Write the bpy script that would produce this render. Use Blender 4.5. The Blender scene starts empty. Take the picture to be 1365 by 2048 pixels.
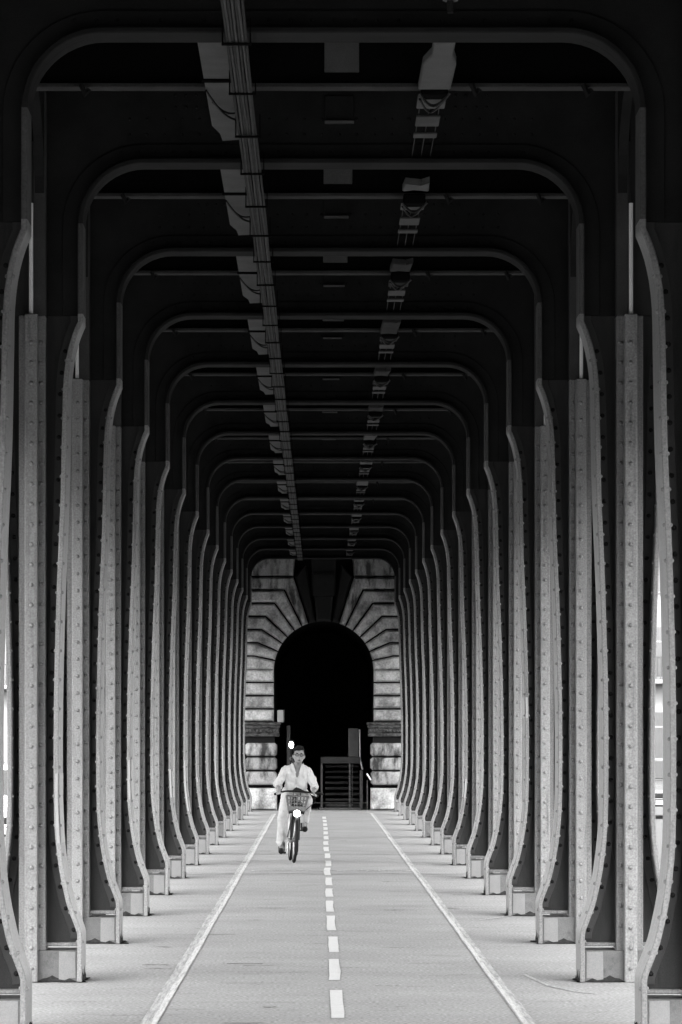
import bpy, bmesh, math, random
from mathutils import Vector, Matrix, noise
random.seed(7)
R = math.radians
PI = math.pi
sc = bpy.context.scene
C = sc.collection

# ------------------------------------------------------------------ camera
CAM_H, CAM_X = 1.70, -0.08
cd = bpy.data.cameras.new('camera')
cam = bpy.data.objects.new('camera', cd)
C.objects.link(cam)
cam.location = (CAM_X, 0, CAM_H)
cam.rotation_euler = (R(90), 0, 0)
cd.sensor_fit = 'VERTICAL'
cd.sensor_height = 36.0
cd.sensor_width = 24.0
cd.lens = 7106 / 2048 * 36.0
cd.shift_x = 42.5 / 2048
cd.shift_y = 461 / 2048
cd.clip_start = 0.5
cd.clip_end = 6000
sc.camera = cam

# ------------------------------------------------------------------ light
SUN_EL, SUN_AZ = R(52), R(180)
w = bpy.data.worlds.new('World')
sc.world = w
w.use_nodes = True
nt = w.node_tree
bg = nt.nodes['Background']
sky = nt.nodes.new('ShaderNodeTexSky')
sky.sky_type = 'NISHITA'
sky.sun_disc = False
sky.sun_elevation = SUN_EL
sky.sun_rotation = SUN_AZ
sky.air_density = 1.0
sky.dust_density = 4.0
bw = nt.nodes.new('ShaderNodeRGBToBW')
nt.links.new(sky.outputs[0], bw.inputs[0])
nt.links.new(bw.outputs[0], bg.inputs['Color'])
bg.inputs['Strength'].default_value = 0.13
sd = bpy.data.lights.new('sun', 'SUN')
sd.energy = 0.8
sd.angle = R(14)
sd.color = (1, 1, 1)
sun = bpy.data.objects.new('sun', sd)
C.objects.link(sun)
sun.rotation_euler = (R(90) - SUN_EL, 0, R(180) - SUN_AZ)
vs = sc.view_settings
vs.view_transform = 'Standard'
vs.look = 'None'
vs.exposure = 3.95
vs.gamma = 1.0
vs.use_curve_mapping = False
sc.cycles.use_denoising = True
sc.cycles.max_bounces = 8
sc.cycles.diffuse_bounces = 5
sc.cycles.sample_clamp_indirect = 6

# ------------------------------------------------------------------ materials (all neutral greys: a black and white picture)
def N(t, typ, **kw):
    n = t.nodes.new(typ)
    for k, v in kw.items():
        setattr(n, k, v)
    return n

def mat(name, base, rough=0.6, var=0.15, scale=6.0, stretch=(1, 1, 1), grain=0.1, grain_scale=220.0,
        bump=0.15, rnd=0.0, metal=0.0, stain=None, spec=0.3):
    """grey procedural material: soft blotches, fine grain, optional dark stains and a tone for each object"""
    m = bpy.data.materials.new(name)
    m.use_nodes = True
    t = m.node_tree
    b = t.nodes['Principled BSDF']
    b.inputs['Roughness'].default_value = rough
    b.inputs['Metallic'].default_value = metal
    b.inputs['Specular IOR Level'].default_value = spec
    tc = N(t, 'ShaderNodeTexCoord')
    geo = N(t, 'ShaderNodeNewGeometry')
    mp = N(t, 'ShaderNodeMapping')
    mp.inputs['Scale'].default_value = stretch
    t.links.new(geo.outputs['Position'], mp.inputs[0])
    n1 = N(t, 'ShaderNodeTexNoise')
    n1.inputs['Scale'].default_value = scale
    n1.inputs['Detail'].default_value = 6
    n1.inputs['Roughness'].default_value = 0.62
    t.links.new(mp.outputs[0], n1.inputs['Vector'])
    n2 = N(t, 'ShaderNodeTexNoise')
    n2.inputs['Scale'].default_value = grain_scale
    n2.inputs['Detail'].default_value = 2
    t.links.new(geo.outputs['Position'], n2.inputs['Vector'])

    def math_(op, a, bb):
        n = N(t, 'ShaderNodeMath', operation=op)
        for i, v in enumerate((a, bb)):
            if isinstance(v, (int, float)):
                n.inputs[i].default_value = v
            else:
                t.links.new(v, n.inputs[i])
        return n.outputs[0]
    mr = N(t, 'ShaderNodeMapRange')
    mr.inputs['From Min'].default_value = 0.28
    mr.inputs['From Max'].default_value = 0.72
    mr.inputs['To Min'].default_value = 1 - var
    mr.inputs['To Max'].default_value = 1 + var
    t.links.new(n1.outputs['Fac'], mr.inputs['Value'])
    mr2 = N(t, 'ShaderNodeMapRange')
    mr2.inputs['From Min'].default_value = 0.25
    mr2.inputs['From Max'].default_value = 0.75
    mr2.inputs['To Min'].default_value = 1 - grain
    mr2.inputs['To Max'].default_value = 1 + grain
    t.links.new(n2.outputs['Fac'], mr2.inputs['Value'])
    v = math_('MULTIPLY', mr.outputs[0], mr2.outputs[0])
    if rnd:
        oi = N(t, 'ShaderNodeObjectInfo')
        mr3 = N(t, 'ShaderNodeMapRange')
        mr3.inputs['To Min'].default_value = 1 - rnd
        mr3.inputs['To Max'].default_value = 1 + rnd
        t.links.new(oi.outputs['Random'], mr3.inputs['Value'])
        v = math_('MULTIPLY', v, mr3.outputs[0])
    if stain:
        ss, lo, hi, dark, sst = stain
        mp3 = N(t, 'ShaderNodeMapping')
        mp3.inputs['Scale'].default_value = sst
        mp3.inputs['Location'].default_value = (3.1, 7.7, 1.3)
        t.links.new(geo.outputs['Position'], mp3.inputs[0])
        n3 = N(t, 'ShaderNodeTexNoise')
        n3.inputs['Scale'].default_value = ss
        n3.inputs['Detail'].default_value = 7
        n3.inputs['Roughness'].default_value = 0.65
        t.links.new(mp3.outputs[0], n3.inputs['Vector'])
        mr4 = N(t, 'ShaderNodeMapRange')
        mr4.inputs['From Min'].default_value = lo
        mr4.inputs['From Max'].default_value = hi
        mr4.inputs['To Min'].default_value = 1.0
        mr4.inputs['To Max'].default_value = dark
        t.links.new(n3.outputs['Fac'], mr4.inputs['Value'])
        v = math_('MULTIPLY', v, mr4.outputs[0])
    v = math_('MULTIPLY', v, base)
    cmb = N(t, 'ShaderNodeCombineColor')
    for i in range(3):
        t.links.new(v, cmb.inputs[i])
    t.links.new(cmb.outputs[0], b.inputs['Base Color'])
    if bump:
        bp = N(t, 'ShaderNodeBump')
        bp.inputs['Strength'].default_value = bump
        bp.inputs['Distance'].default_value = 0.004
        t.links.new(n2.outputs['Fac'], bp.inputs['Height'])
        t.links.new(bp.outputs[0], b.inputs['Normal'])
    return m

def emit(name, strength):
    m = bpy.data.materials.new(name)
    m.use_nodes = True
    b = m.node_tree.nodes['Principled BSDF']
    b.inputs['Base Color'].default_value = (.9, .9, .9, 1)
    b.inputs['Emission Color'].default_value = (1, 1, 1, 1)
    b.inputs['Emission Strength'].default_value = strength
    return m

M = {}
M['paint'] = mat('column_paint', 0.185, rough=0.48, spec=.25, var=0.10, scale=3.5, stretch=(4, 4, .5), grain=0.30, grain_scale=80,
                 stain=(4, .53, .74, .55, (7, 7, .4)), rnd=0.14)
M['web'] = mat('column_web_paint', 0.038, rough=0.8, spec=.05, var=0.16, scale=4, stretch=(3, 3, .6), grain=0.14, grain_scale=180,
               stain=(5, .55, .8, .6, (3, 3, .5)))  # niche shade put into the web colour; same paint as the column
M['plinth'] = mat('plinth_paint', 0.115, rough=0.75, spec=.05, var=0.12, scale=8, grain=0.14, grain_scale=120, stain=(7, .55, .72, .6, (1, 1, 1)), rnd=.08)
M['angle'] = mat('angle_paint', 0.052, rough=0.8, spec=.05, var=.15, scale=4, grain=.12, grain_scale=180)  # angle strips darkened with the web's painted shade, slightly paler
M['rivet_dark'] = mat('dirty_rivet', 0.02, rough=.9, spec=0, var=.1)  # darker tone for the rivet heads on the webs
M['grime'] = mat('black_grime', 0.03, rough=.95, spec=0, var=.4, scale=30)  # near-black tone at the plinths and column feet
M['patch2'] = mat('plinth_patch_paint', 0.185, rough=0.7, spec=.05, var=0.08, scale=8, grain=0.1, grain_scale=120)
M['patch'] = mat('fresh_paint', 0.28, rough=0.5, var=0.06, scale=6, grain=0.08, grain_scale=150)
M['dark_paint'] = mat('overhead_paint', 0.020, rough=0.9, var=0.22, scale=3, grain=0.14, grain_scale=150, spec=0)  # shade under the deck put into the colour; the steel is one paint
M['frame_paint'] = mat('frame_flange_paint', 0.019, rough=0.8, var=0.2, scale=3, grain=0.14, grain_scale=150, spec=.02)  # soffit copy of the steel paint, darkened to carry the shade
M['leg_paint'] = mat('frame_leg_paint', 0.055, rough=0.8, var=0.2, scale=3, grain=0.14, grain_scale=150, spec=.02)  # leg copy of the steel paint with shade mixed into its tone
M['leg_paint2'] = mat('frame_leg_flange_paint', 0.065, rough=0.7, var=0.2, scale=3, grain=0.2, grain_scale=75, spec=.05)  # painted shade, stepped between column and soffit
M['soot'] = mat('sooty_deck', 0.006, rough=0.8, var=0.25, scale=2, grain=0.1, spec=0)  # darkness below the deck painted in as near-black
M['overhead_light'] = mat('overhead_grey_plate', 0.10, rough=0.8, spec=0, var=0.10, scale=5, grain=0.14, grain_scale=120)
M['overhead_dim'] = mat('dusty_grey_plate', 0.045, rough=.9, spec=0, var=.2, scale=5, grain=.15, grain_scale=100)  # darker grey for cross-beam flanges and farther ceiling lights
M['cable'] = mat('cable_sheath', 0.03, rough=0.7, spec=0.05, var=0.2, scale=5, grain=0.1)
M['cable_light'] = mat('cable_sheath_grey', 0.055, rough=0.7, spec=.05, var=0.2, scale=5, grain=0.1)
M['asphalt'] = mat('pale_asphalt', 0.285, rough=0.95, spec=.04, var=0.12, scale=.9, stretch=(.8, 1.0, 1), grain=0.42, grain_scale=42, bump=0.5,
                   stain=(1.7, .58, .74, .72, (.8, 1.6, 1)))
M['road'] = mat('road_asphalt', 0.04, rough=0.85, var=0.12, scale=.8, grain=0.2, grain_scale=70)
M['ground'] = mat('city_ground', 0.04, rough=0.9, var=0.15, scale=.2)
M['kerb'] = mat('kerb_stone', 0.30, rough=0.8, var=0.12, scale=4)
M['mark'] = mat('white_marking', 0.54, rough=0.7, var=0.06, scale=9, grain=0.12, grain_scale=90)
M['stone'] = mat('pale_stone', 0.44, rough=0.85, var=0.2, scale=3.5, grain=0.3, grain_scale=22, bump=.5, rnd=.22,
                 stain=(2.0, .46, .66, .35, (1.3, 1, 1.0)))
M['stone_worn'] = mat('weathered_stone', 0.30, rough=0.9, var=0.3, scale=3, grain=0.2, grain_scale=40, bump=.4, rnd=.2,
                      stain=(2.2, .46, .62, .14, (2.0, 1, .5)))
M['stone_dark'] = mat('blackened_stone', 0.007, rough=0.9, var=0.35, scale=3, grain=0.2, grain_scale=40, bump=.4)  # near-black arch top: soot and the deck's shade in one colour
M['moulding'] = mat('stained_moulding_stone', 0.09, rough=0.9, var=0.4, scale=9, grain=0.2, grain_scale=40, bump=.4,
                    stain=(6, .40, .62, .15, (1, 1, 2)))
M['inside'] = mat('sooty_tunnel_wall', 0.02, spec=0, rough=0.95, var=0.3, scale=1.5)  # near-black tone over the whole tunnel lining
M['step'] = mat('stair_stone', 0.03, spec=.05, rough=0.85, var=0.25, scale=4)
M['steel_grey'] = mat('grey_steel', 0.05, spec=.1, rough=0.5, var=0.15, scale=5)
M['pipe_white'] = mat('white_pipe', 0.75, rough=0.4, var=0.05)
M['black'] = mat('black_rubber', 0.010, spec=.08, rough=0.6, var=0.2, scale=20, grain=.1)
M['tyre'] = mat('tyre_rubber', 0.012, spec=.05, rough=0.75, var=0.2, scale=20)
M['bike'] = mat('bike_grey_plastic', 0.085, rough=0.45, var=0.1, scale=20)
M['bike_light'] = mat('bike_silver_paint', 0.55, rough=0.35, var=0.06, scale=10)
M['chrome'] = mat('bright_metal', 0.7, rough=0.25, var=0.05, metal=.9)
M['skin'] = mat('skin', 0.19, rough=0.55, var=0.08, scale=15, grain=.05)
M['hair'] = mat('dark_hair', 0.012, rough=0.9, spec=.04, var=0.3, scale=60)
M['shirt'] = mat('white_shirt', 0.44, rough=0.85, var=0.12, scale=14, stretch=(1, 1, .6), grain=.05)
M['trousers'] = mat('white_trousers', 0.44, rough=0.85, var=0.08, scale=10, grain=.05)
M['car_white'] = mat('white_car_paint', 0.45, rough=0.25, var=0.03, spec=.6)
M['car_dark'] = mat('dark_car_paint', 0.04, rough=0.25, var=0.03, spec=.6)
M['car_glass'] = mat('car_window', 0.015, rough=0.08, var=0.02, grain=0, bump=0, spec=.8)
M['lamp_plastic'] = mat('lamp_lens', 0.7, rough=0.2, var=.03)
M['facade'] = mat('pale_facade', 0.13, rough=0.85, var=0.08, scale=.6, grain=.06, grain_scale=20)
M['facade_grey'] = mat('grey_facade', 0.07, rough=0.9, var=0.1, scale=.6, spec=0)
M['slate'] = mat('slate_roof', 0.10, rough=0.7, var=0.15, scale=1)
M['iron'] = mat('balcony_iron', 0.03, rough=0.6, var=.1)
M['glass'] = mat('window_pane', 0.03, rough=0.1, var=.1, grain=0, bump=0, spec=.8)
M['bulb'] = emit('lit_lamp', 5.0)
M['leaf'] = mat('leaf', 0.07, rough=0.7, var=.3, scale=4)
M['bark'] = mat('bark', 0.09, rough=0.9, var=.3, scale=8)

# ------------------------------------------------------------------ mesh helpers
class MB:
    def __init__(self):
        self.v, self.f = [], []

    def add(self, vs, fs):
        o = len(self.v)
        self.v += [tuple(p) for p in vs]
        self.f += [tuple(i + o for i in f) for f in fs]
        return self

    def box(self, x0, x1, y0, y1, z0, z1):
        vs = [(x0, y0, z0), (x1, y0, z0), (x1, y1, z0), (x0, y1, z0), (x0, y0, z1), (x1, y0, z1), (x1, y1, z1), (x0, y1, z1)]
        return self.add(vs, [(0, 3, 2, 1), (4, 5, 6, 7), (0, 1, 5, 4), (1, 2, 6, 5), (2, 3, 7, 6), (3, 0, 4, 7)])

    def cbox(self, x0, x1, y0, y1, z0, z1, c):
        """box with all edges chamfered by c"""
        xs = (x0, x1); ys = (y0, y1); zs = (z0, z1)
        vid, vs = {}, []
        for i in (0, 1):
            for j in (0, 1):
                for k in (0, 1):
                    sx, sy, sz = (1, -1)[i], (1, -1)[j], (1, -1)[k]
                    for a, off in ((0, (0, 1, 1)), (1, (1, 0, 1)), (2, (1, 1, 0))):
                        vid[(i, j, k, a)] = len(vs)
                        vs.append((xs[i] + sx * c * off[0], ys[j] + sy * c * off[1], zs[k] + sz * c * off[2]))
        f = []
        for i in (0, 1):
            f.append([vid[(i, j, k, 0)] for j, k in ((0, 0), (1, 0), (1, 1), (0, 1))])
            f.append([vid[(j, i, k, 1)] for j, k in ((0, 0), (1, 0), (1, 1), (0, 1))])
            f.append([vid[(j, k, i, 2)] for j, k in ((0, 0), (1, 0), (1, 1), (0, 1))])
        for i in (0, 1):
            for j in (0, 1):
                f.append([vid[(i, j, 0, 0)], vid[(i, j, 1, 0)], vid[(i, j, 1, 1)], vid[(i, j, 0, 1)]])
                f.append([vid[(i, 0, j, 0)], vid[(i, 1, j, 0)], vid[(i, 1, j, 2)], vid[(i, 0, j, 2)]])
                f.append([vid[(0, i, j, 1)], vid[(1, i, j, 1)], vid[(1, i, j, 2)], vid[(0, i, j, 2)]])
                for k in (0, 1):
                    f.append([vid[(i, j, k, 0)], vid[(i, j, k, 1)], vid[(i, j, k, 2)]])
        return self.add(vs, f)

    def prism(self, poly, a0, a1, axis='y'):
        """closed polygon in the plane across axis, drawn out from a0 to a1"""
        n = len(poly)
        def P(p, a):
            if axis == 'y': return (p[0], a, p[1])
            if axis == 'x': return (a, p[0], p[1])
            return (p[0], p[1], a)
        vs = [P(p, a0) for p in poly] + [P(p, a1) for p in poly]
        fs = [tuple(range(n)), tuple(range(2 * n - 1, n - 1, -1))]
        fs += [(i, (i + 1) % n, (i + 1) % n + n, i + n) for i in range(n)]
        return self.add(vs, fs)

    def loft(self, rings, cap=True, closed=True):
        n = len(rings[0])
        vs = [p for r in rings for p in r]
        fs = []
        for k in range(len(rings) - 1):
            for i in range(n if closed else n - 1):
                j = (i + 1) % n
                fs.append((k * n + i, k * n + j, (k + 1) * n + j, (k + 1) * n + i))
        if cap:
            fs.append(tuple(range(n)))
            fs.append(tuple(range((len(rings) - 1) * n, len(rings) * n)))
        return self.add(vs, fs)

    def tube(self, pts, r, seg=8, cap=True):
        pts = [Vector(p) for p in pts]
        rr = r if isinstance(r, (list, tuple)) else [r] * len(pts)
        rings = []
        up = None
        for i, p in enumerate(pts):
            d = (pts[min(i + 1, len(pts) - 1)] - pts[max(i - 1, 0)]).normalized()
            if up is None:
                up = Vector((0, 0, 1)) if abs(d.z) < .9 else Vector((1, 0, 0))
            a = d.cross(up).normalized()
            up = a.cross(d).normalized()
            rings.append([p + (a * math.cos(2 * PI * k / seg) + up * math.sin(2 * PI * k / seg)) * rr[i] for k in range(seg)])
        return self.loft(rings, cap)

    def dome(self, p, n, r, seg=7):
        """rivet head at p looking along n"""
        p, n = Vector(p), Vector(n).normalized()
        a = n.orthogonal().normalized()
        b = n.cross(a)
        vs = []
        for rr, hh in ((1.0, -.1), (.86, .45), (.5, .80)):
            for k in range(seg):
                t = 2 * PI * k / seg
                vs.append(p + (a * math.cos(t) + b * math.sin(t)) * r * rr + n * r * hh)
        vs.append(p + n * r * .92)
        fs = []
        for k in range(seg):
            j = (k + 1) % seg
            fs.append((k, j, seg + j, seg + k))
            fs.append((seg + k, seg + j, 2 * seg + j, 2 * seg + k))
            fs.append((2 * seg + k, 2 * seg + j, 3 * seg))
        return self.add(vs, fs)

    def sphere(self, c, r, su=12, sv=8):
        r = r if isinstance(r, (tuple, list)) else (r, r, r)
        vs = [(c[0], c[1], c[2] - r[2])]
        for i in range(1, sv):
            t = PI * i / sv
            for k in range(su):
                q = 2 * PI * k / su
                vs.append((c[0] + r[0] * math.sin(t) * math.cos(q), c[1] + r[1] * math.sin(t) * math.sin(q), c[2] - r[2] * math.cos(t)))
        vs.append((c[0], c[1], c[2] + r[2]))
        fs = []
        for k in range(su):
            j = (k + 1) % su
            fs.append((0, 1 + j, 1 + k))
            for i in range(sv - 2):
                fs.append((1 + i * su + k, 1 + i * su + j, 1 + (i + 1) * su + j, 1 + (i + 1) * su + k))
            fs.append((len(vs) - 1, 1 + (sv - 2) * su + k, 1 + (sv - 2) * su + j))
        return self.add(vs, fs)

    def mesh(self, name, m, smooth=False, xf=None):
        me = bpy.data.meshes.new(name)
        me.from_pydata(self.v, [], self.f)
        bm = bmesh.new()
        bm.from_mesh(me)
        if xf is not None:
            bmesh.ops.transform(bm, matrix=xf, verts=bm.verts)
        bmesh.ops.recalc_face_normals(bm, faces=bm.faces)
        bm.to_mesh(me)
        bm.free()
        me.materials.append(M[m])
        if smooth:
            me.polygons.foreach_set('use_smooth', [True] * len(me.polygons))
            try:
                me.set_sharp_from_angle(angle=R(35))
            except Exception:
                pass
        return me

    def build(self, name, m, parent=None, smooth=False, loc=None, xf=None):
        return put(name, self.mesh(name, m, smooth, xf), parent, loc)

def put(name, me, parent=None, loc=None):
    o = bpy.data.objects.new(name, me)
    C.objects.link(o)
    if parent is not None:
        o.parent = parent
    if loc is not None:
        o.location = loc
    return o

def thing(name, label, cat, loc=(0, 0, 0), rz=0.0, group=None):
    o = bpy.data.objects.new(name, None)
    o.empty_display_size = .2
    C.objects.link(o)
    o.location = loc
    o.rotation_euler = (0, 0, rz)
    return tag(o, label, cat, group)

def tag(o, label, cat, group=None):
    o['label'] = label
    o['category'] = cat
    if group:
        o['group'] = group
    return o

def struct(name, mb, m, parent=None):
    o = mb.build(name, m, parent)
    o['kind'] = 'structure'
    return o

ORD = ['nearest', 'second', 'third', 'fourth', 'fifth', 'sixth', 'seventh', 'eighth', 'ninth', 'tenth', 'eleventh', 'twelfth',
       'thirteenth', 'fourteenth', 'farthest']

# ------------------------------------------------------------------ measures
S = 4.793                     # bay length
Y1 = 4.3 * S                  # nearest frame
NF = 15
SLOPE = .0066                 # the viaduct climbs a little against the promenade
def rise(y): return SLOPE * (y - Y1)
FY = [Y1 + i * S for i in range(NF)]
XC = 2.13                     # column axis
HO = 5.788                     # clear height under the frames
WU = 1.764                    # clear half width, upper part
HK = 4.655                    # height of the kink where the column meets the frame leg
DECK = 6.75
YW = 89.1                     # front of the stone pavilion

# ------------------------------------------------------------------ ground
g = MB(); g.add([(-2500, -400, -.30), (2500, -400, -.30), (2500, 4000, -.30), (-2500, 4000, -.30)], [(0, 1, 2, 3)])
struct('ground', g, 'ground')
for s, nm in ((-1, 'road_left'), (1, 'road_right')):
    g = MB(); a, b = sorted((s * 2.95, s * 10.5)); g.box(a, b, -200, 400, -.29, -.14)
    struct(nm, g, 'road')
    g = MB(); a, b = sorted((s * 10.5, s * 14.0)); g.box(a, b, -200, 400, -.28, -.02)
    struct('pavement_left' if s < 0 else 'pavement_right', g, 'road')
prom = MB()
nx, ny = 12, 60
prom.box(-2.72, 2.72, -150, 100, -.29, 0)
prom = struct('promenade', prom, 'asphalt')
for s in (-1, 1):
    for k in range(33):
        y0 = 14 + k * 2.3
        g = MB(); a, b = sorted((s * 2.723, s * 2.948)); g.cbox(a, b, y0 + .006, y0 + 2.294, -.28, .012, .012)
        g.build('kerb_stone', 'kerb', prom)

# markings, thin sheets on the promenade
def stroke(pts, wid, z, jit=.008, seed=1):
    rnd = random.Random(seed)
    g = MB(); vs = []
    for i, (x, y) in enumerate(pts):
        a = Vector(pts[max(i - 1, 0)]); b = Vector(pts[min(i + 1, len(pts) - 1)])
        d = (b - a).normalized(); n = Vector((d.y, -d.x))
        wa = wid * .5 + rnd.uniform(-jit, jit); wb = wid * .5 + rnd.uniform(-jit, jit)
        vs += [(x - n.x * wa, y - n.y * wa, z), (x + n.x * wb, y + n.y * wb, z)]
    g.add(vs, [(2 * i, 2 * i + 1, 2 * i + 3, 2 * i + 2) for i in range(len(pts) - 1)])
    return g

def edge_line(x0, x1, seed):
    rnd = random.Random(seed)
    pts = []
    n = 110
    wob = 0
    for i in range(n):
        t = i / (n - 1)
        y = 18 + t * 66.5
        wob = wob * .9 + rnd.uniform(-.0025, .0025)
        pts.append((x0 + (x1 - x0) * t + wob, y))
    return pts
l1 = edge_line(-1.105, -1.17, 3); l2 = edge_line(1.185, 1.175, 4)
for i in range(6):
    a = i / 5 * 1.2
    l2.append((1.175 - .55 * (1 - math.cos(a)) / (1 - math.cos(1.2)), 84.9 + 2.2 * math.sin(a) / math.sin(1.2)))
M['mark_worn'] = mat('worn_marking', 0.42, rough=0.9, spec=.05, var=0.14, scale=6, stretch=(14, .5, 1), grain=0.3, grain_scale=45,
                     stain=(6, .42, .62, .66, (7, .3, 1)))
M['mark_core'] = mat('repainted_marking', 0.52, rough=0.9, spec=.05, var=0.12, scale=6, stretch=(14, .5, 1), grain=0.25, grain_scale=45,
                     stain=(7, .50, .66, .62, (9, .3, 1)))
stroke(l1, .105, .004, .003, 5).build('edge_line', 'mark_worn', prom)
stroke([(x + .028, y) for x, y in l1], .040, .006, .003, 6).build('edge_line_overpaint', 'mark_core', prom)
stroke(l2, .088, .004, .003, 7).build('edge_line', 'mark_worn', prom)
stroke([(x - .020, y) for x, y in l2], .034, .006, .003, 8).build('edge_line_overpaint', 'mark_core', prom)
dash_px = [(1981, 2037), (1919, 1961), (1874, 1905), (1832, 1861.5), (1802, 1824), (1777.5, 1794), (1755.7, 1771), (1736, 1751)]
dz = [(7106 * 1.7 / (b - 1485), 7106 * 1.7 / (a - 1485)) for a, b in dash_px]
y = dz[-1][0] + 3.36
while y < 82:
    dz.append((y, y + 2.2)); y += 3.36
dz.insert(0, (dz[0][0] - 3.4, dz[0][0] - 1.1))
rnd = random.Random(21)
for i, (a, b) in enumerate(dz):
    x = .030 + rnd.uniform(-.006, .006)
    k = rnd.uniform(-.012, .012)
    n = 5
    stroke([(x + k * math.sin(3 * j / n), a + (b - a) * j / n) for j in range(n + 1)], .082, .004, .004, 40 + i).build('lane_dash', 'mark', prom)
# the two cycle signs lying on the lanes, seen almost edge-on
def cycle_sign(cx, cy, flip):
    g = MB()
    for wx in (-.27, .27):
        pts = [(cx + wx + .20 * math.cos(2 * PI * k / 20), cy + .30 * math.sin(2 * PI * k / 20)) for k in range(21)]
        q = stroke(pts, .055, .004, .002); g.add(q.v, q.f)
    for a, b in (((-.27, 0), (-.10, 1.15)), ((-.10, 1.15), (.20, 1.25)), ((-.27, 0), (.02, -.05)), ((.02, -.05), (.20, 1.25)), ((.27, 0), (.17, 1.6)), ((.02, -.05), (-.14, 1.5))):
        q = stroke([(cx + flip * a[0], cy + .3 * a[1]), (cx + flip * b[0], cy + .3 * b[1])], .045, .0045, .001); g.add(q.v, q.f)
    return g.build('cycle_sign', 'mark_worn', prom)
cycle_sign(-.50, 47.0, 1)
cycle_sign(.64, 47.0, -1)
# scuff stroke beside the right row
stroke([(1.42, 26.0), (1.52, 24.8), (1.66, 24.2), (1.80, 24.0)], .03, .004, .008, 3).build('scuff_mark', 'mark_worn', prom)
stroke([(1.45, 34.0), (1.62, 34.4), (1.78, 34.8)], .05, .004, .015, 9).build('scuff_mark', 'mark_worn', prom)

# ------------------------------------------------------------------ viaduct deck
dk = thing('viaduct_deck', 'dark underside of the metal viaduct deck roofing the whole promenade', 'bridge deck', (0, 0, -SLOPE * Y1))
dk.rotation_euler = (math.atan(SLOPE), 0, 0)
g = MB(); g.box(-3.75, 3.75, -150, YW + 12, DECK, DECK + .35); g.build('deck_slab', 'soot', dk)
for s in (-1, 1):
    g = MB(); a, b = sorted((s * 3.70, s * 3.78)); g.box(a, b, -150, YW - .2, 4.0, DECK - .003); g.build('edge_girder', 'dark_paint', dk)  # unseen solid fascia, carried low to keep sky light off the upper columns
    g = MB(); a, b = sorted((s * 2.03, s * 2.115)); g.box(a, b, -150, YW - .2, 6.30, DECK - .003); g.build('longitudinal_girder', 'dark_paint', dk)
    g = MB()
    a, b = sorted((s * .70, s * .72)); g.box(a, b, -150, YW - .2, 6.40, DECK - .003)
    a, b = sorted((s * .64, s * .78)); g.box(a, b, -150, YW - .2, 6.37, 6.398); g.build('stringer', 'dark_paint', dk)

# ------------------------------------------------------------------ columns
LP = [(0, 1.80), (.15, 1.80), (.30, 1.798), (.36, 1.803), (.43, 1.828), (.555, 1.874), (.675, 1.902), (.795, 1.926), (1.015, 1.953),
      (1.28, 1.964), (2.0, 1.963), (2.8, 1.942), (3.41, 1.916), (4.0, 1.904), (4.24, 1.897), (4.40, 1.878), (4.52, 1.850),
      (4.60, 1.822), (HK, WU), (HK + .06, WU)]
LP = [(h, x - .034 if x != WU else x) for h, x in LP]
T = .036

def depth(h):
    t = min(max((h - 4.0) / .65, 0), 1)
    return .43 - .13 * t

def xl(h):
    for (h0, a), (h1, b) in zip(LP, LP[1:]):
        if h0 <= h <= h1:
            return a + (b - a) * (h - h0) / (h1 - h0)
    return WU

def sweep_section(path, t0, t1, ya, yb, c=.007):
    """path of (x,z); the section reaches from t0 to t1 along the path's left normal and from ya to yb in depth (callables of index)"""
    rings = []
    n = len(path)
    for i, p in enumerate(path):
        a = Vector(path[max(i - 1, 0)]); b = Vector(path[min(i + 1, n - 1)])
        d = (b - a).normalized(); nn = Vector((-d.y, d.x))
        q0, q1 = Vector(p) + nn * t0, Vector(p) + nn * t1
        e = (q1 - q0).normalized()
        y0, y1 = ya(i), yb(i)
        rings.append([(q0.x + e.x * c, y0, q0.y + e.y * c), (q1.x - e.x * c, y0, q1.y - e.y * c), (q1.x, y0 + c, q1.y), (q1.x, y1 - c, q1.y),
                      (q1.x - e.x * c, y1, q1.y - e.y * c), (q0.x + e.x * c, y1, q0.y + e.y * c), (q0.x, y1 - c, q0.y), (q0.x, y0 + c, q0.y)])
    return MB().loft(rings)

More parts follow.
